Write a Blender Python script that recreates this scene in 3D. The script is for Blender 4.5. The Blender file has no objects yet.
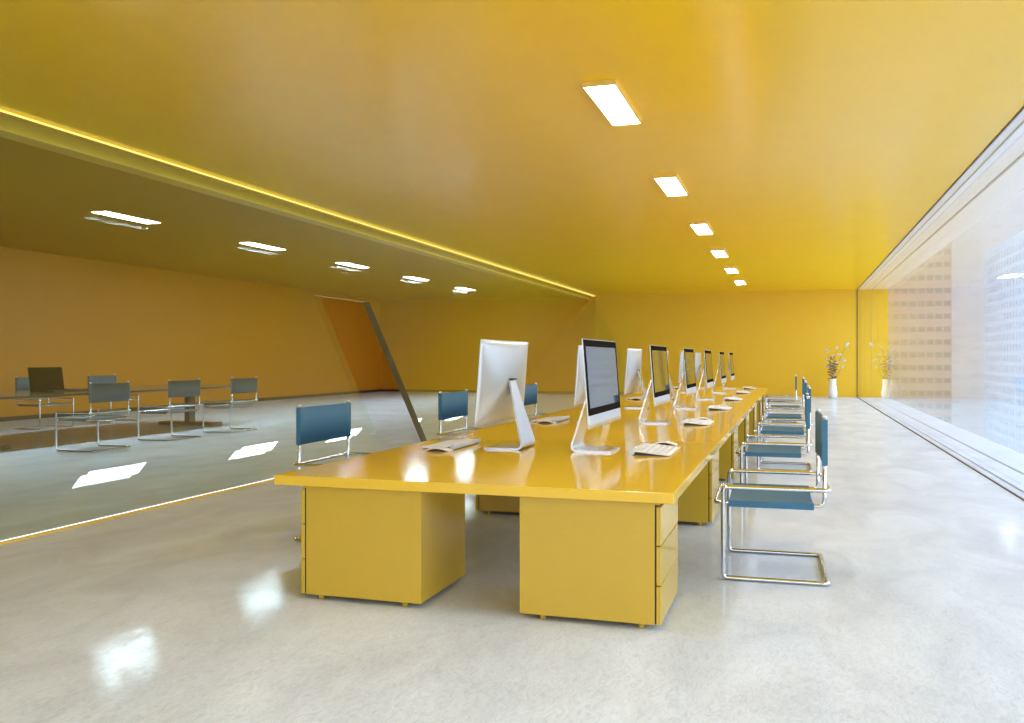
import bpy, bmesh, math, random
from mathutils import Vector, Matrix
random.seed(7)
S = bpy.context.scene
COL = S.collection
PI = math.pi

# ------------------------------------------------------------------ materials
def new_mat(name):
    m = bpy.data.materials.new(name); m.use_nodes = True
    nt = m.node_tree
    for n in list(nt.nodes): nt.nodes.remove(n)
    out = nt.nodes.new('ShaderNodeOutputMaterial')
    return m, nt, out

def principled(name, col, rough=.5, metal=0., spec=.5, coat=0., coat_rough=.05, noise=None, ior=1.5):
    """noise = (scale, amount, bump_strength): small procedural variation of colour and surface"""
    m, nt, out = new_mat(name)
    b = nt.nodes.new('ShaderNodeBsdfPrincipled')
    nt.links.new(b.outputs[0], out.inputs[0])
    b.inputs['Base Color'].default_value = (*col, 1)
    b.inputs['Roughness'].default_value = rough
    b.inputs['Metallic'].default_value = metal
    b.inputs['Specular IOR Level'].default_value = spec
    b.inputs['IOR'].default_value = ior
    b.inputs['Coat Weight'].default_value = coat
    b.inputs['Coat Roughness'].default_value = coat_rough
    if noise:
        sc, amt, bump = noise
        tc = nt.nodes.new('ShaderNodeTexCoord')
        n = nt.nodes.new('ShaderNodeTexNoise'); n.inputs['Scale'].default_value = sc; n.inputs['Detail'].default_value = 5
        nt.links.new(tc.outputs['Object'], n.inputs['Vector'])
        r = nt.nodes.new('ShaderNodeValToRGB')
        r.color_ramp.elements[0].position = .3; r.color_ramp.elements[1].position = .7
        r.color_ramp.elements[0].color = (*[c*(1-amt) for c in col], 1)
        r.color_ramp.elements[1].color = (*[min(1, c*(1+amt)) for c in col], 1)
        nt.links.new(n.outputs['Fac'], r.inputs['Fac'])
        nt.links.new(r.outputs['Color'], b.inputs['Base Color'])
        if bump:
            bp = nt.nodes.new('ShaderNodeBump'); bp.inputs['Strength'].default_value = bump; bp.inputs['Distance'].default_value = .01
            nt.links.new(n.outputs['Fac'], bp.inputs['Height']); nt.links.new(bp.outputs[0], b.inputs['Normal'])
    return m

def emitter(name, col, strength):
    m, nt, out = new_mat(name)
    e = nt.nodes.new('ShaderNodeEmission')
    e.inputs['Color'].default_value = (*col, 1); e.inputs['Strength'].default_value = strength
    nt.links.new(e.outputs[0], out.inputs[0])
    return m

def pane(name, tint=(.95, .97, .96), f0=.04, rough=0., k=1., power=5):
    """clear architectural glass: transmission plus a Schlick reflection"""
    m, nt, out = new_mat(name)
    tr = nt.nodes.new('ShaderNodeBsdfTransparent'); tr.inputs[0].default_value = (*tint, 1)
    gl = nt.nodes.new('ShaderNodeBsdfGlossy'); gl.inputs['Roughness'].default_value = rough
    gl.inputs['Color'].default_value = (1, 1, 1, 1)
    lw = nt.nodes.new('ShaderNodeLayerWeight'); lw.inputs['Blend'].default_value = .5
    pw = nt.nodes.new('ShaderNodeMath'); pw.operation = 'POWER'; pw.inputs[1].default_value = power
    ma = nt.nodes.new('ShaderNodeMath'); ma.operation = 'MULTIPLY_ADD'
    ma.inputs[1].default_value = (1-f0)*k; ma.inputs[2].default_value = f0*k
    mx = nt.nodes.new('ShaderNodeMixShader')
    L = nt.links.new
    L(lw.outputs['Facing'], pw.inputs[0]); L(pw.outputs[0], ma.inputs[0]); L(ma.outputs[0], mx.inputs[0])
    L(tr.outputs[0], mx.inputs[1]); L(gl.outputs[0], mx.inputs[2]); L(mx.outputs[0], out.inputs[0])
    return m

def floor_material():
    m, nt, out = new_mat('polished_concrete')
    L = nt.links.new
    b = nt.nodes.new('ShaderNodeBsdfPrincipled'); L(b.outputs[0], out.inputs[0])
    tc = nt.nodes.new('ShaderNodeTexCoord')
    mp = nt.nodes.new('ShaderNodeMapping'); mp.inputs['Rotation'].default_value = (0, 0, math.radians(8)); mp.inputs['Scale'].default_value = (1.5, .8, 1)
    L(tc.outputs['Object'], mp.inputs[0])
    n1 = nt.nodes.new('ShaderNodeTexNoise'); n1.inputs['Scale'].default_value = 1.3; n1.inputs['Detail'].default_value = 9; n1.inputs['Roughness'].default_value = .62; n1.inputs['Distortion'].default_value = .8
    L(mp.outputs[0], n1.inputs['Vector'])
    r1 = nt.nodes.new('ShaderNodeValToRGB')
    r1.color_ramp.elements[0].position = .28; r1.color_ramp.elements[0].color = (.58, .64, .70, 1)
    r1.color_ramp.elements[1].position = .66; r1.color_ramp.elements[1].color = (.745, .825, .885, 1)
    L(n1.outputs['Fac'], r1.inputs['Fac']); L(r1.outputs[0], b.inputs['Base Color'])
    mp2 = nt.nodes.new('ShaderNodeMapping'); mp2.inputs['Rotation'].default_value = (0, 0, math.radians(-10)); mp2.inputs['Scale'].default_value = (2.4, .9, 1)
    L(tc.outputs['Object'], mp2.inputs[0])
    n2 = nt.nodes.new('ShaderNodeTexNoise'); n2.inputs['Scale'].default_value = 11; n2.inputs['Detail'].default_value = 14; n2.inputs['Roughness'].default_value = .78; n2.inputs['Distortion'].default_value = 2.2
    L(mp2.outputs[0], n2.inputs['Vector'])
    r2 = nt.nodes.new('ShaderNodeValToRGB')
    r2.color_ramp.elements[0].position = .41; r2.color_ramp.elements[0].color = (.79, .79, .785, 1)
    r2.color_ramp.elements[1].position = .56; r2.color_ramp.elements[1].color = (1, 1, 1, 1)
    L(n2.outputs['Fac'], r2.inputs['Fac'])
    mx = nt.nodes.new('ShaderNodeMix'); mx.data_type = 'RGBA'; mx.blend_type = 'MULTIPLY'; mx.inputs['Factor'].default_value = 1
    L(r1.outputs[0], mx.inputs[6]); L(r2.outputs[0], mx.inputs[7]); L(mx.outputs[2], b.inputs['Base Color'])
    mr = nt.nodes.new('ShaderNodeMapRange'); mr.inputs['From Min'].default_value = .35; mr.inputs['From Max'].default_value = .65
    mr.inputs['To Min'].default_value = .09; mr.inputs['To Max'].default_value = .02
    L(n2.outputs['Fac'], mr.inputs['Value']); L(mr.outputs[0], b.inputs['Roughness'])
    bp = nt.nodes.new('ShaderNodeBump'); bp.inputs['Strength'].default_value = .06; bp.inputs['Distance'].default_value = .003
    L(n2.outputs['Fac'], bp.inputs['Height']); L(bp.outputs[0], b.inputs['Normal'])
    b.inputs['Specular IOR Level'].default_value = 0
    # polish: a Schlick reflection broken up where the surface is scuffed
    gl = nt.nodes.new('ShaderNodeBsdfGlossy'); gl.inputs['Color'].default_value = (1, 1, 1, 1)
    L(mr.outputs[0], gl.inputs['Roughness']); L(bp.outputs[0], gl.inputs['Normal'])
    lw = nt.nodes.new('ShaderNodeLayerWeight'); lw.inputs['Blend'].default_value = .5
    pw = nt.nodes.new('ShaderNodeMath'); pw.operation = 'POWER'; pw.inputs[1].default_value = 5
    ma = nt.nodes.new('ShaderNodeMath'); ma.operation = 'MULTIPLY_ADD'; ma.inputs[1].default_value = .96; ma.inputs[2].default_value = .04
    mk = nt.nodes.new('ShaderNodeMapRange'); mk.inputs['From Min'].default_value = .44; mk.inputs['From Max'].default_value = .56
    mk.inputs['To Min'].default_value = .12; mk.inputs['To Max'].default_value = .50
    L(n2.outputs['Fac'], mk.inputs['Value'])
    mu = nt.nodes.new('ShaderNodeMath'); mu.operation = 'MULTIPLY'
    L(lw.outputs['Facing'], pw.inputs[0]); L(pw.outputs[0], ma.inputs[0]); L(ma.outputs[0], mu.inputs[0]); L(mk.outputs[0], mu.inputs[1])
    ms_ = nt.nodes.new('ShaderNodeMixShader')
    L(mu.outputs[0], ms_.inputs[0]); L(b.outputs[0], ms_.inputs[1]); L(gl.outputs[0], ms_.inputs[2]); L(ms_.outputs[0], out.inputs[0])
    return m

M = {}
YEL = (.80, .47, .055)
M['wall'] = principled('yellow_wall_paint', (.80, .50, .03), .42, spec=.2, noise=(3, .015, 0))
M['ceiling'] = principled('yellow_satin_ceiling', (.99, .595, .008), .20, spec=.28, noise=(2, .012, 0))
M['inner_ceiling'] = principled('dimmed_ceiling_paint', (.47, .255, .018), .35, spec=.35, noise=(2, .015, 0))  # main ceiling colour darkened: weaker light of the side room painted in
M['inner_wall'] = principled('bounce_tinted_wall_paint', (.66, .26, .008), .45, noise=(3, .02, 0))  # wall yellow pushed to orange, bounced light put into the colour
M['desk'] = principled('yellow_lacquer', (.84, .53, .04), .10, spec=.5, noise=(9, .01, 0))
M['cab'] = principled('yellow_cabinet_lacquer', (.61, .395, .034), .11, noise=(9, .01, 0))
M['gap'] = principled('dark_shadow_gap', (.02, .016, .01), .6, noise=(20, .1, 0))
M['floor'] = floor_material()
M['white'] = principled('white_plaster', (.86, .88, .88), .45, noise=(4, .01, 0))
M['gasket'] = principled('brown_gasket', (.16, .10, .055), .5, noise=(20, .1, 0))
M['greygasket'] = principled('grey_gasket', (.33, .34, .33), .5, noise=(20, .1, 0))
M['trim'] = principled('yellow_trim', (.80, .55, .09), .35, noise=(9, .01, 0))
M['dark_base'] = principled('dark_brown_skirting', (.05, .035, .02), .4, noise=(9, .05, 0))
M['glass'] = pane('clear_glass', (.985, .99, .99), k=.95, power=7.5)
M['glass_in'] = pane('partition_glass', (.91, .972, .965), .05)
M['glass_edge'] = principled('glass_edge', (.16, .13, .06), .08, spec=.7, noise=(6, .1, 0))
M['glass_rim'] = principled('glass_edge_pale', (.90, .74, .25), .15, spec=.6, noise=(6, .05, 0))
M['chrome'] = principled('chrome', (.66, .68, .69), .08, 1., noise=(30, .01, 0))
M['fabric'] = principled('teal_canvas', (.043, .150, .235), .62, spec=.4, noise=(160, .12, .05))
M['fabric_hazed'] = principled('hazed_teal_canvas', (.10, .135, .15), .62, spec=.3, noise=(160, .12, .05))  # same chair canvas, greyed to paint in the haze of the glass
M['alu'] = principled('silver_shell', (.53, .58, .59), .30, .25, noise=(60, .01, 0))
M['stand'] = principled('silver_stand', (.64, .67, .68), .22, .55, noise=(60, .01, 0))
M['bezel'] = principled('black_bezel', (.020, .016, .012), .55, spec=0., noise=(30, .05, 0))
M['screen'] = principled('black_screen_glass', (.012, .014, .016), .03, spec=.5, ior=3.0, noise=(30, .05, 0))
M['slot'] = principled('dark_slot', (.02, .02, .02), .5, noise=(30, .05, 0))
M['whiteplastic'] = principled('white_plastic', (.82, .82, .80), .25, noise=(40, .01, 0))
M['ceramic'] = principled('white_ceramic', (.86, .87, .87), .22, noise=(15, .01, 0))
M['leaf'] = principled('pale_leaf', (.60, .64, .60), .4, noise=(12, .25, .05))  # pale grey-green, mottled
M['dry'] = principled('dry_leaf', (.26, .16, .05), .55, noise=(12, .25, .05))
M['twig'] = principled('brown_twig', (.20, .12, .06), .6, noise=(30, .2, 0))
M['table'] = principled('dark_table', (.10, .085, .065), .12, spec=.6, noise=(5, .08, 0))
M['lamp'] = emitter('lamp_diffuser', (.90, .97, 1.12), 27)
M['lamp_in'] = emitter('inner_lamp_diffuser', (.82, .99, 1.13), 58)
M['led_w'] = emitter('white_led', (.93, .97, 1), 4.5)
M['led_y'] = emitter('warm_led', (1, .80, .17), 1.35)
M['facade_a'] = principled('pale_stone_facade', (.36, .31, .275), .7, noise=(.15, .05, 0))
M['facade_b'] = principled('hazed_tower_facade', (.345, .415, .45), .5, noise=(.1, .05, 0))  # wall and glazing kept close in tone, outdoor haze painted in
M['facade_c'] = principled('grey_tower_facade', (.46, .48, .48), .7, noise=(.1, .05, 0))
M['win_a'] = principled('facade_window', (.185, .21, .21), .3, noise=(.2, .12, 0))
M['win_c'] = principled('hazed_facade_window', (.42, .45, .455), .4, noise=(.2, .05, 0))  # close to its wall tone, haze painted in
M['win_b'] = principled('hazed_facade_glazing', (.33, .40, .437), .3, noise=(.2, .1, 0))
M['street'] = principled('street', (.60, .62, .65), .8, noise=(.05, .1, 0))

# ------------------------------------------------------------------ mesh helpers
class MB:
    def __init__(s): s.bm = bmesh.new()
    def box(s, x0, x1, y0, y1, z0, z1, bevel=0, seg=2, mi=0):
        r = bmesh.ops.create_cube(s.bm, size=1)
        vs = r['verts']
        for v in vs:
            v.co = Vector(((x0+x1)/2+v.co.x*(x1-x0), (y0+y1)/2+v.co.y*(y1-y0), (z0+z1)/2+v.co.z*(z1-z0)))
        fs = {f for v in vs for f in v.link_faces}
        for f in fs: f.material_index = mi
        if bevel:
            es = list({e for v in vs for e in v.link_edges})
            bmesh.ops.bevel(s.bm, geom=es, offset=bevel, segments=seg, profile=.5, affect='EDGES')
        return s
    def prism(s, prof, axis, a, b, bevel=0):
        """closed 2-D profile extruded along an axis ('x','y','z') from a to b"""
        def P(p, t):
            if axis == 'x': return (t, p[0], p[1])
            if axis == 'y': return (p[0], t, p[1])
            return (p[0], p[1], t)
        A = [s.bm.verts.new(P(p, a)) for p in prof]; B = [s.bm.verts.new(P(p, b)) for p in prof]
        n = len(prof)
        for i in range(n): s.bm.faces.new((A[i], A[(i+1) % n], B[(i+1) % n], B[i]))
        s.bm.faces.new(A[::-1]); s.bm.faces.new(B)
        return s
    def tube(s, pts, r, closed=False, seg=10, corner=.0, cseg=5, r_end=None):
        pts = [Vector(p) for p in pts]
        n = len(pts); path = []
        for i, p in enumerate(pts):
            if corner and (closed or 0 < i < n-1):
                a = pts[(i-1) % n]; b = pts[(i+1) % n]
                c = min(corner, (a-p).length*.49, (b-p).length*.49)
                q0 = p+(a-p).normalized()*c; q1 = p+(b-p).normalized()*c
                for k in range(cseg+1):
                    t = k/cseg
                    path.append(q0*(1-t)**2+p*2*t*(1-t)+q1*t*t)
            else: path.append(p)
        m = len(path)
        tans = []
        for i in range(m):
            if closed: t = path[(i+1) % m]-path[(i-1) % m]
            else: t = path[min(i+1, m-1)]-path[max(i-1, 0)]
            tans.append(t.normalized())
        up = Vector((0, 0, 1)) if abs(tans[0].z) < .9 else Vector((0, 1, 0))
        nrm = (up-tans[0]*up.dot(tans[0])).normalized()
        rings = []; first = nrm.copy()
        for i in range(m):
            if i:
                q = tans[i-1].rotation_difference(tans[i]); nrm = q @ nrm
                nrm = (nrm-tans[i]*nrm.dot(tans[i])).normalized()
            bn = tans[i].cross(nrm)
            rr = r if r_end is None else r+(r_end-r)*i/(m-1)
            rings.append([s.bm.verts.new(path[i]+(nrm*math.cos(2*PI*k/seg)+bn*math.sin(2*PI*k/seg))*rr) for k in range(seg)])
        off = 0
        if closed:
            best = 1e9
            for o in range(seg):
                d = sum((rings[-1][k].co-rings[0][(k+o) % seg].co).length for k in range(seg))
                if d < best: best, off = d, o
        for i in range(m if closed else m-1):
            A = rings[i]; last = i == m-1
            B = rings[(i+1) % m]; o = off if last else 0
            for k in range(seg):
                f = s.bm.faces.new((A[k], A[(k+1) % seg], B[(k+1+o) % seg], B[(k+o) % seg])); f.smooth = True
        if not closed:
            s.bm.faces.new(rings[0][::-1]); s.bm.faces.new(rings[-1])
        return s
    def lathe(s, prof, cx=0, cy=0, seg=32):
        rings = []
        for r, z in prof:
            rings.append([s.bm.verts.new((cx+r*math.cos(2*PI*k/seg), cy+r*math.sin(2*PI*k/seg), z)) for k in range(seg)])
        for A, B in zip(rings, rings[1:]):
            for k in range(seg):
                f = s.bm.faces.new((A[k], A[(k+1) % seg], B[(k+1) % seg], B[k])); f.smooth = True
        s.bm.faces.new(rings[0][::-1]); s.bm.faces.new(rings[-1])
        return s
    def grid_solid(s, F, Bk, nu, nv):
        """closed shell between two point functions over a (u,v) grid"""
        A = [[s.bm.verts.new(F(i/nu, j/nv)) for j in range(nv+1)] for i in range(nu+1)]
        C = [[s.bm.verts.new(Bk(i/nu, j/nv)) for j in range(nv+1)] for i in range(nu+1)]
        for i in range(nu):
            for j in range(nv):
                f = s.bm.faces.new((A[i][j], A[i+1][j], A[i+1][j+1], A[i][j+1])); f.smooth = True
                f = s.bm.faces.new((C[i][j], C[i][j+1], C[i+1][j+1], C[i+1][j])); f.smooth = True
        for i in range(nu):
            s.bm.faces.new((A[i][0], C[i][0], C[i+1][0], A[i+1][0]))
            s.bm.faces.new((A[i][nv], A[i+1][nv], C[i+1][nv], C[i][nv]))
        for j in range(nv):
            s.bm.faces.new((A[0][j], A[0][j+1], C[0][j+1], C[0][j]))
            s.bm.faces.new((A[nu][j], C[nu][j], C[nu][j+1], A[nu][j+1]))
        return s
    def obj(s, name, mat, parent=None, normals=True):
        if normals: bmesh.ops.recalc_face_normals(s.bm, faces=s.bm.faces[:])
        me = bpy.data.meshes.new(name); s.bm.to_mesh(me); s.bm.free()
        for m in (mat if isinstance(mat, (list, tuple)) else [mat]): me.materials.append(m)
        o = bpy.data.objects.new(name, me); COL.objects.link(o)
        if parent: o.parent = parent
        return o

def tag(o, label, cat, group=None, kind=None):
    o['label'] = label; o['category'] = cat
    if group: o['group'] = group
    if kind: o['kind'] = kind
    return o
def thing(name, label, cat, loc=(0, 0, 0), rotz=0, group=None):
    o = bpy.data.objects.new(name, None); COL.objects.link(o)
    o.location = loc; o.rotation_euler = (0, 0, rotz); o.empty_display_size = .1
    return tag(o, label, cat, group)
def struct(name, mb, mat, normals=True):
    o = mb.obj(name, mat, None, normals); o['kind'] = 'structure'; return o
def kids(o): return [c for c in COL.objects if c.parent == o]
def dup(root, loc, rotz, label):
    r = root.copy(); COL.objects.link(r); r.location = loc; r.rotation_euler = (0, 0, rotz); r['label'] = label
    for ch in kids(root):
        c = ch.copy(); COL.objects.link(c); c.parent = r
        for g in kids(ch):
            d = g.copy(); COL.objects.link(d); d.parent = c
    return r

# ------------------------------------------------------------------ setting
CEIL = 3.604; WX = 2.012; OUTX = 2.96; BACK = 32.0; FRONT = -7.0; LEFT = -15.6
struct('floor', MB().box(LEFT-.2, OUTX, FRONT-.2, BACK+.2, -.3, 0), M['floor'])
struct('ceiling', MB().box(-7.02, WX, FRONT-.2, BACK+.2, CEIL, CEIL+.3), M['ceiling'])
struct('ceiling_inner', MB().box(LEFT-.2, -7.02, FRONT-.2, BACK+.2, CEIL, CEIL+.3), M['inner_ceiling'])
struct('ceiling_eave', MB().box(WX, OUTX, FRONT-.2, BACK+.2, CEIL, CEIL+.3), M['white'])
struct('wall_back', MB().box(-6.95, OUTX, BACK, BACK+.2, 0, CEIL), M['wall'])
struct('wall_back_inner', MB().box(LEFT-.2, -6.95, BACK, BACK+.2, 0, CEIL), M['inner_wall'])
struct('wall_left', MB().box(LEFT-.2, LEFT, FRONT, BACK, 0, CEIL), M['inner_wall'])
struct('wall_front', MB().box(LEFT-.2, -6.6, FRONT-.2, FRONT, 0, CEIL), M['wall'])
struct('window_4_added', MB().box(-6.6, OUTX, FRONT-.12, FRONT-.1, 0, CEIL), M['glass'])  # unseen end glazing, added to let daylight onto the desk fronts
struct('baseboard_left', MB().box(LEFT, LEFT+.03, FRONT, BACK, 0, .09), M['dark_base'])
struct('baseboard_back', MB().box(LEFT+.03, -5.6, BACK-.03, BACK, 0, .09), M['dark_base'])

# leaning glass partition with a slanted doorway, one thick slab
GB, GK, GT = -5.35, 1.65/3.604, .12       # foot x, lean per metre of height, thickness
def gx(z): return GB-GK*z
nx, nz = 1/math.hypot(1, GK), GK/math.hypot(1, GK)
def partition():
    mb = MB(); bm = mb.bm
    y0, a, b, y1, h, H = FRONT, 11.1, 12.62, BACK, 2.18, CEIL+.004
    def ring(off):
        f = lambda y, z: bm.verts.new((gx(z)-off*nx-(off*nz*GK if 0 else 0), y, z))
        P = {}
        for y in (y0, a, b, y1):
            for z in (0, h, H):
                P[y, z] = f(y, z if z else -.004)
        return P
    F = ring(0); B = ring(GT/nx/1.0*nx)
    quads = [((y0, 0), (a, 0), (a, h), (y0, h)), ((b, 0), (y1, 0), (y1, h), (b, h)),
             ((y0, h), (a, h), (a, H), (y0, H)), ((a, h), (b, h), (b, H), (a, H)), ((b, h), (y1, h), (y1, H), (b, H))]
    for q in quads:
        bm.faces.new([F[k] for k in q]); bm.faces.new([B[k] for k in q][::-1])
    edges = [((a, 0), (a, h), 0), ((a, h), (b, h), 2), ((b, h), (b, 0), 1), ((y0, 0), (a, 0), 0), ((b, 0), (y1, 0), 0),
             ((y0, H), (a, H), 0), ((a, H), (b, H), 0), ((b, H), (y1, H), 0)]
    for p, q, mi in edges:
        f = bm.faces.new((F[p], F[q], B[q], B[p])); f.material_index = mi
    return mb
struct('window_1', partition(), [M['glass_in'], M['glass_edge'], M['glass_rim']])
# header beam behind the top of the glass and the kerb at its foot
struct('trim_1', MB().prism([(gx(CEIL)-.16, CEIL), (gx(CEIL)-.36, CEIL), (gx(CEIL-.16)-.40, CEIL-.16), (gx(CEIL-.16)-.16, CEIL-.16)], 'y', FRONT, BACK), M['trim'])
struct('trim_2', MB().box(GB+.055, GB+.075, FRONT, BACK, 0, .02), M['trim'])
led1 = MB().box(GB+.012, GB+.050, FRONT, BACK, .001, .012).obj('floor_light_strip', M['led_w'])
tag(led1, 'thin white glowing strip along the foot of the leaning glass wall', 'light strip')
led2 = MB().box(gx(CEIL-.03)+.004, gx(CEIL-.03)+.03, FRONT, BACK, CEIL-.026, CEIL-.012).obj('cornice_light_strip', M['led_y'])
tag(led2, 'warm yellow glowing strip where the ceiling meets the leaning glass wall', 'light strip')

# window wall on the side of the street: thick inner panes, slender outer pane
struct('window_2', MB().box(WX, WX+.105, FRONT, BACK, -.004, CEIL+.004), M['glass'])
def gaskets(x, w, mat, n, h=.012):
    struct('trim_%d' % n, MB().box(x-w/2, x+w/2, FRONT, BACK, 0, h), mat)
    struct('trim_%d' % (n+1), MB().box(x-w/2, x+w/2, FRONT, BACK, CEIL-h, CEIL), mat)
    struct('trim_%d' % (n+2), MB().box(x-w/2, x+w/2, BACK-.02, BACK, h, CEIL-h), mat)
gaskets(WX-.008, .014, M['gasket'], 3)
gaskets(WX+.114, .014, M['greygasket'], 6)
gaskets(2.46, .03, M['greygasket'], 9)

# ------------------------------------------------------------------ lamps
def lamp(label, x, y, w, l, h, mat, group):
    t = thing('ceiling_light', label, 'ceiling light', (x, y, CEIL), 0, group)
    f = MB()
    f.box(-w/2-.012, -w/2, -l/2-.012, l/2+.012, -h, 0).box(w/2, w/2+.012, -l/2-.012, l/2+.012, -h, 0)
    f.box(-w/2, w/2, -l/2-.012, -l/2, -h, 0).box(-w/2, w/2, l/2, l/2+.012, -h, 0)
    f.obj('housing', M['trim'], t)
    MB().box(-w/2, w/2, -l/2, l/2, -h+.004, -.004).obj('diffuser', mat, t)
    return t
ord6 = ['nearest the camera and largest', 'second from the camera', 'third from the camera', 'fourth from the camera',
        'fifth from the camera', 'next to the back wall']
l0 = None
for i, y in enumerate((7.9, 11.85, 15.9, 19.75, 23.6, 27.45)):
    lab = 'rectangular white ceiling lamp above the yellow desk, ' + ord6[i]
    if l0 is None: l0 = lamp(lab, -1.545, y, .26, 1.27, .045, M['lamp'], 'ceiling lights above the yellow desk')
    else: dup(l0, (-1.545, y, CEIL), 0, lab)
for y, lab in ((3.95, 'white lamp of the desk row above the near end of the desk, out of frame'), (.05, 'white lamp of the desk row above the standpoint, out of frame'), (-3.85, 'white lamp of the desk row behind the standpoint, out of frame')):
    dup(l0, (-1.545, y, CEIL), 0, lab)  # row carried on out of frame, added to light the desk fronts
l1 = None
ord5 = ['nearest the camera', 'second from the camera', 'middle one of five', 'fourth from the camera', 'farthest from the camera']
for i, y in enumerate((11.9, 15.8, 19.65, 23.5, 27.5)):
    lab = 'white ceiling lamp behind the leaning glass wall, ' + ord5[i]
    if l1 is None: l1 = lamp(lab, -10.33, y, .28, 1.26, .02, M['lamp_in'], 'ceiling lights of the glazed side room')
    else: dup(l1, (-10.33, y, CEIL), 0, lab)
dup(l1, (-10.33, 7.95, CEIL), 0, 'white ceiling lamp over the near end of the meeting table, out of frame')  # unseen lamp added for more light in the side room

# ------------------------------------------------------------------ desk
DX0, DX1, DY0, DY1, DZ0, DZ1 = -2.682, -.538, 4.2, 19.9, .618, .67
CX = (DX0+DX1)/2
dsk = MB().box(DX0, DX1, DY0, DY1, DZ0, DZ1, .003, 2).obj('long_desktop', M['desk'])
tag(dsk, 'long glossy yellow desktop shared by two rows of computers', 'desk')
def pedestal(label):
    """drawer fronts face +x, origin on the floor under the middle"""
    t = thing('drawer_pedestal', label, 'drawer unit', (0, 0, 0), 0, 'yellow drawer pedestals under the long desk')
    w, d0, d1 = .325, -.352, .322
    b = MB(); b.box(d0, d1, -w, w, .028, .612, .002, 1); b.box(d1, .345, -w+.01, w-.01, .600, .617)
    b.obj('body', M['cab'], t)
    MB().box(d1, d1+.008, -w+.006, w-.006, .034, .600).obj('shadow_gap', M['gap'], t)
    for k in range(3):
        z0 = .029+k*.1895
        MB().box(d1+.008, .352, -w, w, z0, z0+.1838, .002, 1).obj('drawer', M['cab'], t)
    for sx in (d0+.11, d1-.07):
        for sy in (-w+.045, w-.045):
            MB().lathe([(.017, 0), (.017, .028)], sx, sy, 14).obj('foot', M['cab'], t)
    return t
PY = [4.25, 7.02, 9.66, 12.2, 14.85, 17.4, 19.2]
nth = ['first', 'second', 'third', 'fourth', 'fifth', 'sixth', 'farthest']
p0 = None
for i, y in enumerate(PY):
    for side, x, rz in (('window', -.957, 0), ('glass wall', -2.194, PI)):
        lab = f'yellow three-drawer pedestal under the desk, {nth[i]} from the camera, {side} side'
        if p0 is None:
            p0 = pedestal(lab); p0.location = (x, y+.325, 0)
        else: dup(p0, (x, y+.325, 0), rz, lab)

# ------------------------------------------------------------------ chairs
def chair(label, group):
    """front faces -x"""
    t = thing('cantilever_chair', label, 'chair', (0, 0, 0), 0, group)
    r = .0135; hw = .392; h2 = .364
    MB().tube([(.178, -hw, r), (-.405, -hw, r), (-.405, -hw, .545), (.182, -hw, .545), (.182, hw, .545), (-.405, hw, .545),
               (-.405, hw, r), (.178, hw, r)], r, True, 10, .028).obj('cantilever_frame', M['chrome'], t)
    MB().tube([(.160, -h2, .960), (.160, -h2, .450), (-.452, -h2, .450), (-.452, h2, .450), (.160, h2, .450), (.160, h2, .960)],
              .012, False, 10, .04).obj('seat_frame', M['chrome'], t)
    sf = COL.objects[-1]
    for s in (-1, 1):
        MB().lathe([(.0125, .959), (.0155, .961), (.0155, .968), (.010, .972)], .160, s*h2, 12).obj('cap', M['whiteplastic'], sf)
    o = h2+.0155
    top, bot = [], []
    N = 16
    for i in range(N+1):
        y = -o+2*o*i/N
        sag = .020*(1-(abs(y)/o)**2.5)
        top.append((y, .4665-sag)); bot.append((y*.985, .4625-sag-.004))
    prof = [(-o, .429)] + top + [(o, .429), (o-.005, .429), (o-.005, .457)] + [(max(-o+.006, min(o-.006, y)), z-.003) for y, z in reversed(bot)] + [(-o+.005, .457), (-o+.005, .429)]
    MB().prism(prof, 'x', -.378, .102).obj('seat', M['fabric'], t)
    def front(u, v):
        y = -o+2*o*u
        return (.160-.0165+.012*(1-(2*u-1)**4), y, .686+.264*v)
    def back(u, v):
        y = -o+2*o*u
        return (.160+.0165-.004*(1-(2*u-1)**6), y, .686+.264*v)
    MB().grid_solid(front, back, 14, 2).obj('backrest', M['fabric'], t)
    return t
right = [(.002, 5.77), (-.045, 8.58), (.005, 11.08), (-.005, 13.72), (-.012, 16.25), (-.130, 18.55)]
c0 = None
cn = ['nearest the camera', 'second from the camera', 'third from the camera', 'fourth from the camera', 'fifth from the camera', 'farthest away, pushed in closest']
for i, (x, y) in enumerate(right):
    lab = 'blue sling chair on the window side of the desk, ' + cn[i]
    if c0 is None:
        c0 = chair(lab, 'blue chairs on the window side of the desk'); c0.location = (x-.006, y, 0); c0.rotation_euler.z = .025
    else: dup(c0, (x, y, 0), 0, lab)
ln = ['beside the near corner of the desktop', 'seen behind the nearest keyboard', 'half hidden by the first computer']
for i, (x, y) in enumerate([(-3.20, 5.95), (-3.20, 8.6), (-3.20, 11.3)]):
    d = dup(c0, (x, y, 0), PI, 'blue sling chair between desk and glass wall, ' + ln[i]); d['group'] = 'blue chairs on the glass wall side of the desk'
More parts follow.
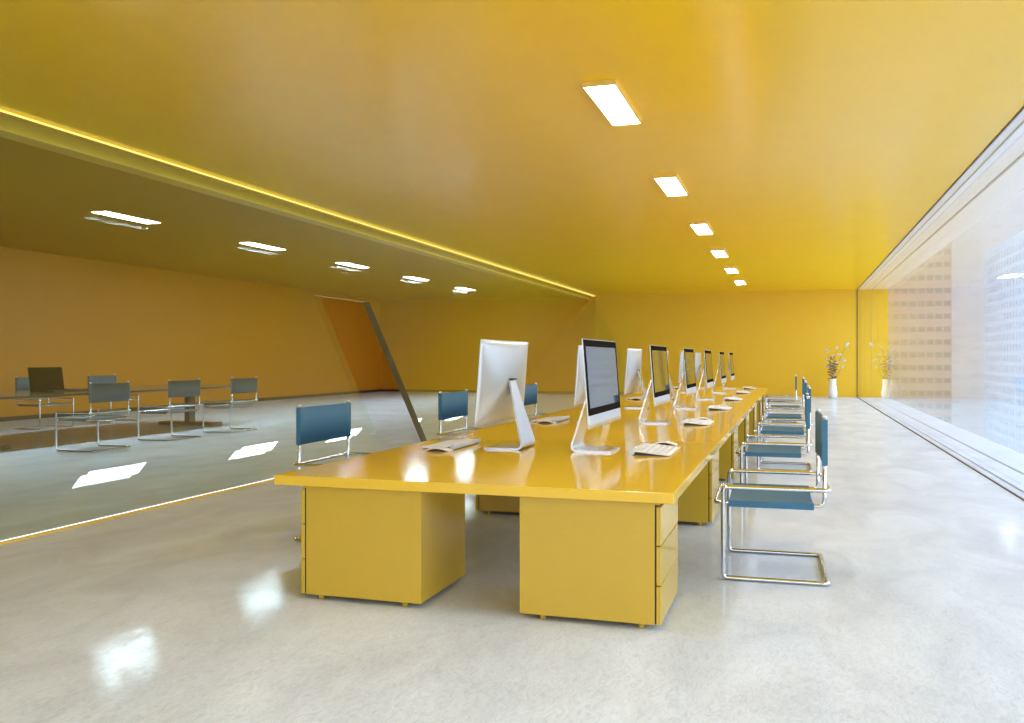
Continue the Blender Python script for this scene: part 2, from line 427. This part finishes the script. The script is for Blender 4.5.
# side room
def grey(root):  # swaps in the canvas with glass haze painted in
    for ch in kids(root):
        if ch.name.startswith(('seat', 'backrest')) and not ch.name.startswith('seat_frame'):
            ch.material_slots[0].link = 'OBJECT'; ch.material_slots[0].material = M['fabric_hazed']
mn = ['nearest the camera', 'in the middle of its row', 'nearest the slanted doorway']
for i, (x, y) in enumerate([(-9.40, 10.3), (-9.46, 12.0), (-9.46, 13.62)]):
    d = dup(c0, (x, y, 0), 0, 'haze-greyed blue chair on the near side of the meeting table, ' + mn[i]); d['group'] = 'chairs on the near side of the meeting table'; grey(d)
for i, (x, y) in enumerate([(-13.4, 13.15), (-13.4, 14.9)]):
    d = dup(c0, (x, y, 0), PI, 'haze-greyed blue chair behind the meeting table, ' + ['partly hidden by the laptop', 'backrest above the nearest near-side chair'][i]); d['group'] = 'chairs on the far side of the meeting table'; grey(d)

# meeting table and laptop
t = thing('meeting_table', 'long dark meeting table with slab feet behind the leaning glass wall', 'table', (-11.35, 12.2, 0))
MB().box(-.95, .95, -3.1, 3.1, .735, .77, .008, 2).obj('table_top', M['table'], t)
for y in (-2.35, 2.6):
    c = MB().box(-.06, .06, y-.09, y+.09, .06, .735, .006, 1).obj('column', M['table'], t)
    MB().box(-.62, .62, y-.16, y+.16, 0, .06, .008, 2).obj('foot_slab', M['table'], t)
t = thing('laptop', 'large dark laptop open on the meeting table behind the glass', 'laptop', (-11.45, 11.64, .77), 0)
MB().box(-.25, .25, -.36, .36, 0, .02, .006, 2).obj('base', M['slot'], t)
MB().box(-.20, .02, -.31, .31, .0195, .0225).obj('keyboard', M['bezel'], t)
s_ = MB().prism([(-.25, .018), (-.237, .018), (-.290, .385), (-.303, .385)], 'y', -.345, .345).obj('screen', M['bezel'], t)

# ------------------------------------------------------------------ computers
def computer(label, group):
    """screen faces +x, origin on the desktop"""
    t = thing('desktop_computer', label, 'computer', (0, 0, 0), 0, group)
    W, Z0, Z1, XB, XT = .535, .185, .755, .103, .060
    def fx(z): return XB+(XT-XB)*(z-Z0)/(Z1-Z0)
    def sq(u): return max(-1, min(1, 2*u-1))
    def front(u, v):
        z = Z0+(Z1-Z0)*v; return (fx(z), sq(u)*W, z)
    def back(u, v):
        z = Z0+(Z1-Z0)*v
        a = (1-sq(u)**2)*(1-sq(v)**2)
        return (fx(z)-.007-.055*max(0, a)**.8, sq(u)*W, z)
    MB().grid_solid(front, back, 20, 14).obj('housing', M['alu'], t)
    def plate(za, zb, ya, yb, d0, d1):
        mb = MB()
        mb.grid_solid(lambda u, v: (fx(za+(zb-za)*v)+d1, ya+(yb-ya)*u, za+(zb-za)*v), lambda u, v: (fx(za+(zb-za)*v)+d0, ya+(yb-ya)*u, za+(zb-za)*v), 1, 1)
        for f in mb.bm.faces: f.smooth = False
        return mb
    bz = plate(Z0+.082, Z1-.004, -W+.004, W-.004, -.002, .003).obj('bezel', M['bezel'], t)
    plate(Z0+.128, Z1-.048, -W+.052, W-.052, .001, .0045).obj('screen', M['screen'], bz)
    # bent sheet stand: foot, heel, leaning neck
    cx, th = [], .013
    path = [(.165, .0065), (-.058, .0065)]
    for k in range(1, 6):
        a = k/6; q0, q1, q2 = Vector((-.058, .0065)), Vector((-.116, .0065)), Vector((-.098, .060))
        path.append(tuple(q0*(1-a)**2+q1*2*a*(1-a)+q2*a*a))
    path += [(-.098, .060), (.016, .478)]
    Lp, Rp = [], []
    for i, p in enumerate(path):
        a = Vector(path[max(0, i-1)]); b = Vector(path[min(len(path)-1, i+1)])
        d = (b-a).normalized(); n = Vector((-d.y, d.x))*th/2
        Lp.append(Vector(p)+n); Rp.append(Vector(p)-n)
    mb = MB(); bm = mb.bm; rows = []
    for i in range(len(path)):
        hw = .165 if i < len(path)-2 else (.160 if i == len(path)-2 else .060)
        rows.append([bm.verts.new((Lp[i].x, -hw, Lp[i].y)), bm.verts.new((Lp[i].x, hw, Lp[i].y)), bm.verts.new((Rp[i].x, hw, Rp[i].y)), bm.verts.new((Rp[i].x, -hw, Rp[i].y))])
    for A, B in zip(rows, rows[1:]):
        for k in range(4): bm.faces.new((A[k], A[(k+1) % 4], B[(k+1) % 4], B[k]))
    bm.faces.new(rows[0]); bm.faces.new(rows[-1][::-1])
    st = mb.obj('stand', M['stand'], t)
    MB().box(-.006, .03, -.050, .050, .478, .490, .003, 1).obj('hinge_slot', M['slot'], t)
    return t
def keyboard(label, group):
    """user sits at +x; battery tube along the far edge"""
    t = thing('keyboard', label, 'keyboard', (0, 0, 0), 0, group)
    MB().prism([(-.125, .028), (-.118, .036), (.140, .012), (.142, .006), (.136, .003)], 'y', -.31, .31).obj('body', M['whiteplastic'], t); kbody = COL.objects[-1]
    MB().tube([(-.128, -.312, .0205), (-.128, .312, .0205)], .0195, seg=16).obj('battery_tube', M['alu'], t)
    MB().prism([(-.124, .020), (.120, .004), (.120, .001), (-.110, .001), (-.124, .001)], 'y', -.300, .300).obj('underside', M['slot'], t)
    t.scale = (.92, .86, .92)
    k = MB()
    for r in range(5):
        x0 = -.088+r*.043; n = 13
        for c in range(n):
            y0 = -.298+c*.596/n
            z = .0345-(x0+.118+.018)*(.024/.258)
            k.box(x0, x0+.036, y0+.004, y0+.596/n-.004, z-.002, z+.005)
    k.obj('keys', M['whiteplastic'], kbody)
    return t
def mouse(label, group):
    t = thing('mouse', label, 'mouse', (0, 0, 0), 0, group)
    def topf(u, v):
        x = -.092+.184*u; y = (-.052+.104*v)*(1-.35*abs(2*u-1)**3)
        return (x, y, .008+.023*math.cos((u-.5)*PI*.95)-.003*(2*v-1)**2)
    def botf(u, v):
        p = topf(u, v); return (p[0], p[1]*.96, p[2]-.007)
    MB().grid_solid(topf, botf, 16, 8).obj('shell', M['whiteplastic'], t)
    MB().grid_solid(lambda u, v: (-.06+.12*u, -.036+.072*v, .005+.011*math.cos((u-.5)*PI*.9)), lambda u, v: (-.06+.12*u, -.036+.072*v, 0), 10, 2).obj('base', M['slot'], t)
    return t
MY = [6.0, 8.75, 11.35, 13.95, 16.7, 19.2]
pc = kb = ms = None
whr = ['nearest the camera', 'second in its row', 'third in its row', 'fourth in its row', 'fifth in its row', 'last in its row']
for i, y in enumerate(MY):
    for side, sx, rz in (('window', 1, 0), ('glass wall', -1, PI)):
        look = 'silver computer with its dark screen towards the window, ' if sx == 1 else 'silver computer showing its back, facing the glass wall, '
        lab = look + whr[i]
        g = 'computers facing the ' + side
        x = -1.328 if sx == 1 else -1.888
        if pc is None: pc = computer(lab, g); o = pc; o.location = (x, y, DZ1)
        else: o = dup(pc, (x, y, DZ1), rz, lab); o['group'] = g
        lab = f'white slim keyboard on the {side} side of the yellow desk, ' + whr[i]
        g = f'keyboards on the {side} side'; x = -.89 if sx == 1 else -2.36
        if kb is None: kb = keyboard(lab, g); o = kb; o.location = (x, y+.02, DZ1)
        else: o = dup(kb, (x, y+.02 if sx == 1 else y-.02, DZ1), rz, lab); o['group'] = g
        lab = f'white curved mouse beside the keyboard on the {side} side, ' + whr[i]
        g = f'mice on the {side} side'; x = -.90 if sx == 1 else -2.305; yy = y+.50 if sx == 1 else y-.38
        if ms is None: ms = mouse(lab, g); o = ms; o.location = (x, yy, DZ1)
        else: o = dup(ms, (x, yy, DZ1), rz, lab); o['group'] = g

# ------------------------------------------------------------------ vase with branches
VX, VY = 1.20, 31.1
va = MB().lathe([(.09, 0), (.125, .01), (.145, .09), (.15, .17), (.138, .27), (.118, .36), (.108, .46), (.106, .60), (.112, .625), (.104, .632), (.094, .62), (.094, .40), (.02, .38)], 0, 0, 36).obj('floor_vase', M['ceramic'])
va.location = (VX, VY, 0)
tag(va, 'tall white ceramic vase on the floor by the back wall and window', 'vase')
def branch(label, tip, bend, nleaf, mat, lf, start=.25):
    t = MB(); p0 = Vector((random.uniform(-.04, .04), random.uniform(-.04, .04), .40)); p2 = Vector(tip); p1 = Vector((bend[0], bend[1], .40+(tip[2]-.40)*.55))
    f = lambda a: p0*(1-a)**2+p1*2*a*(1-a)+p2*a*a
    t.tube([f(k/10) for k in range(11)], .010, seg=6, r_end=.004)
    o = t.obj('leafy_branch', M['twig']); o.location = (VX, VY, 0)
    tag(o, label, 'branch', 'branches in the white vase')
    lv = MB()
    for k in range(nleaf):
        a = start+(1-start)*(k+.5)/nleaf if nleaf > 1 else 1
        c = f(a); side = 1 if k % 2 else -1
        ang = random.uniform(-.5, .5); el = random.uniform(.1, .8)
        d = Vector((side*math.cos(ang)*math.cos(el), math.sin(ang)*.8, math.sin(el))).normalized()
        if k == nleaf-1: d = (p2-p1).normalized(); c = p2
        L = lf*random.uniform(.75, 1.15); w = L*.17
        s = d.cross(Vector((0, 1, .3))).normalized()
        n = d.cross(s)
        rows = []
        for q in range(7):
            u = q/6; ww = w*math.sin(PI*min(1, u*.94+.05))**.8
            m = c+d*L*u+n*(.10*L*math.sin(PI*u))-Vector((0, 0, .25*L*u*u))
            rows.append([lv.bm.verts.new(m-s*ww+n*.01), lv.bm.verts.new(m), lv.bm.verts.new(m+s*ww+n*.01)])
        for A, B in zip(rows, rows[1:]):
            for j in range(2):
                ff = lv.bm.faces.new((A[j], A[j+1], B[j+1], B[j])); ff.smooth = True
    lo = lv.obj('leaves', mat, o)
    md = lo.modifiers.new('thickness', 'SOLIDIFY'); md.thickness = .004
    return o
branch('pale leafy branch leaning farthest towards the window', (.38, -.03, 1.66), (.10, 0), 4, M['leaf'], .23, .45)
branch('pale leafy branch leaning away from the window, wide leaf at its tip', (-.16, -.06, 1.47), (-.05, 0), 4, M['leaf'], .20, .45)
branch('upright pale leafy branch in the middle of the bunch', (.12, .05, 1.58), (.02, .02), 4, M['leaf'], .19, .45)
branch('short brown dried branch low in the bunch', (-.06, -.05, 1.25), (-.06, -.03), 16, M['dry'], .17, .12)
branch('brown dried branch beside the shortest one', (.03, -.06, 1.30), (-.02, -.04), 18, M['dry'], .16, .12)
branch('drooping pale branch over the rim of the vase', (.26, -.08, .98), (.10, -.03), 2, M['leaf'], .20, .55)

# ------------------------------------------------------------------ city outside the window wall
def tower(label, x0, x1, y0, y1, z0, z1, wall, win, fl, band, bay, pier):
    t = thing('office_tower', label, 'building', ((x0+x1)/2, (y0+y1)/2, z0))
    w, d, h = (x1-x0)/2, (y1-y0)/2, z1-z0
    MB().box(-w, w, -d, d, 0, h).obj('walls', wall, t)
    n = int(h/fl)
    for k in range(n):
        z = k*fl+fl*.35
        if not (-120 < z0+z < 130): continue
        mb = MB(); m = int(2*w/bay)
        for c in range(m):
            xa = -w+(c+.5)*2*w/m
            mb.box(xa-bay*(1-pier)/2, xa+bay*(1-pier)/2, -d-.05, -d+.1, z, z+band)
        m2 = int(2*d/bay)
        for c in range(m2):
            ya = -d+(c+.5)*2*d/m2
            mb.box(-w-.05, -w+.1, ya-bay*(1-pier)/2, ya+bay*(1-pier)/2, z, z+band)
        mb.obj('window_band', win, t)
    return t
tower('pale stone tower with horizontal window rows next to the back wall', 6, 40, 262, 300, -110, 105, M['facade_a'], M['win_a'], 3.45, 1.35, 2.1, .22)
tower('pale blue glass tower with a fine grid, largest outside the window', 42, 92, 190, 230, -110, 26, M['facade_b'], M['win_b'], 2.2, 1.2, 2.6, .25)
tower('plain light grey tower between the stone tower and glass tower', 48, 86, 330, 370, -110, 130, M['facade_c'], M['win_c'], 4.5, 1.1, 6.0, .55)
tower('low building with dark square windows below the glass tower', 52, 90, 150, 172, -110, -9, M['facade_b'], M['win_a'], 3.6, 2.0, 4.0, .45)
struct('ground_outside', MB().box(-300, 700, -300, 900, -112, -110), M['street'])

# ------------------------------------------------------------------ light and camera
w = bpy.data.worlds.new('overcast_sky'); S.world = w; w.use_nodes = True
bg = w.node_tree.nodes.get('Background') or w.node_tree.nodes.new('ShaderNodeBackground')
bg.inputs['Color'].default_value = (.79, .91, 1.18, 1); bg.inputs['Strength'].default_value = 2.8
pl = bpy.data.lights.new('window_portal', 'AREA'); pl.shape = 'RECTANGLE'; pl.size = 3.7; pl.size_y = BACK-FRONT
pl.cycles.is_portal = True
po = bpy.data.objects.new('window_portal', pl); COL.objects.link(po)
po.location = (OUTX+.05, (BACK+FRONT)/2, CEIL/2); po.rotation_euler = (0, PI/2, 0)
pl2 = bpy.data.lights.new('front_portal', 'AREA'); pl2.shape = 'RECTANGLE'; pl2.size = OUTX+6.6; pl2.size_y = CEIL
pl2.cycles.is_portal = True
po2 = bpy.data.objects.new('front_portal', pl2); COL.objects.link(po2)
po2.location = ((OUTX-6.6)/2, FRONT-.25, CEIL/2); po2.rotation_euler = (PI/2, 0, PI)

cam = bpy.data.cameras.new('camera'); co = bpy.data.objects.new('camera', cam); COL.objects.link(co)
F_PX = 890.5
cam.sensor_width = 36; cam.sensor_fit = 'HORIZONTAL'; cam.lens = F_PX/1024*36
th = math.atan((794.4-512)/F_PX)
co.location = (0, 0, 1.3); co.rotation_euler = (PI/2, 0, th)
cam.shift_y = -3.0/1024
cam.clip_start = .05; cam.clip_end = 2000
S.camera = co

S.view_settings.view_transform = 'Standard'; S.view_settings.look = 'None'
S.view_settings.gamma = 1; S.view_settings.use_curve_mapping = False
S.view_settings.exposure = 0.20
c = S.cycles
c.use_denoising = True
c.max_bounces = 12; c.diffuse_bounces = 6; c.glossy_bounces = 6; c.transmission_bounces = 6; c.transparent_max_bounces = 24
c.sample_clamp_indirect = 0; c.caustics_reflective = False; c.caustics_refractive = False
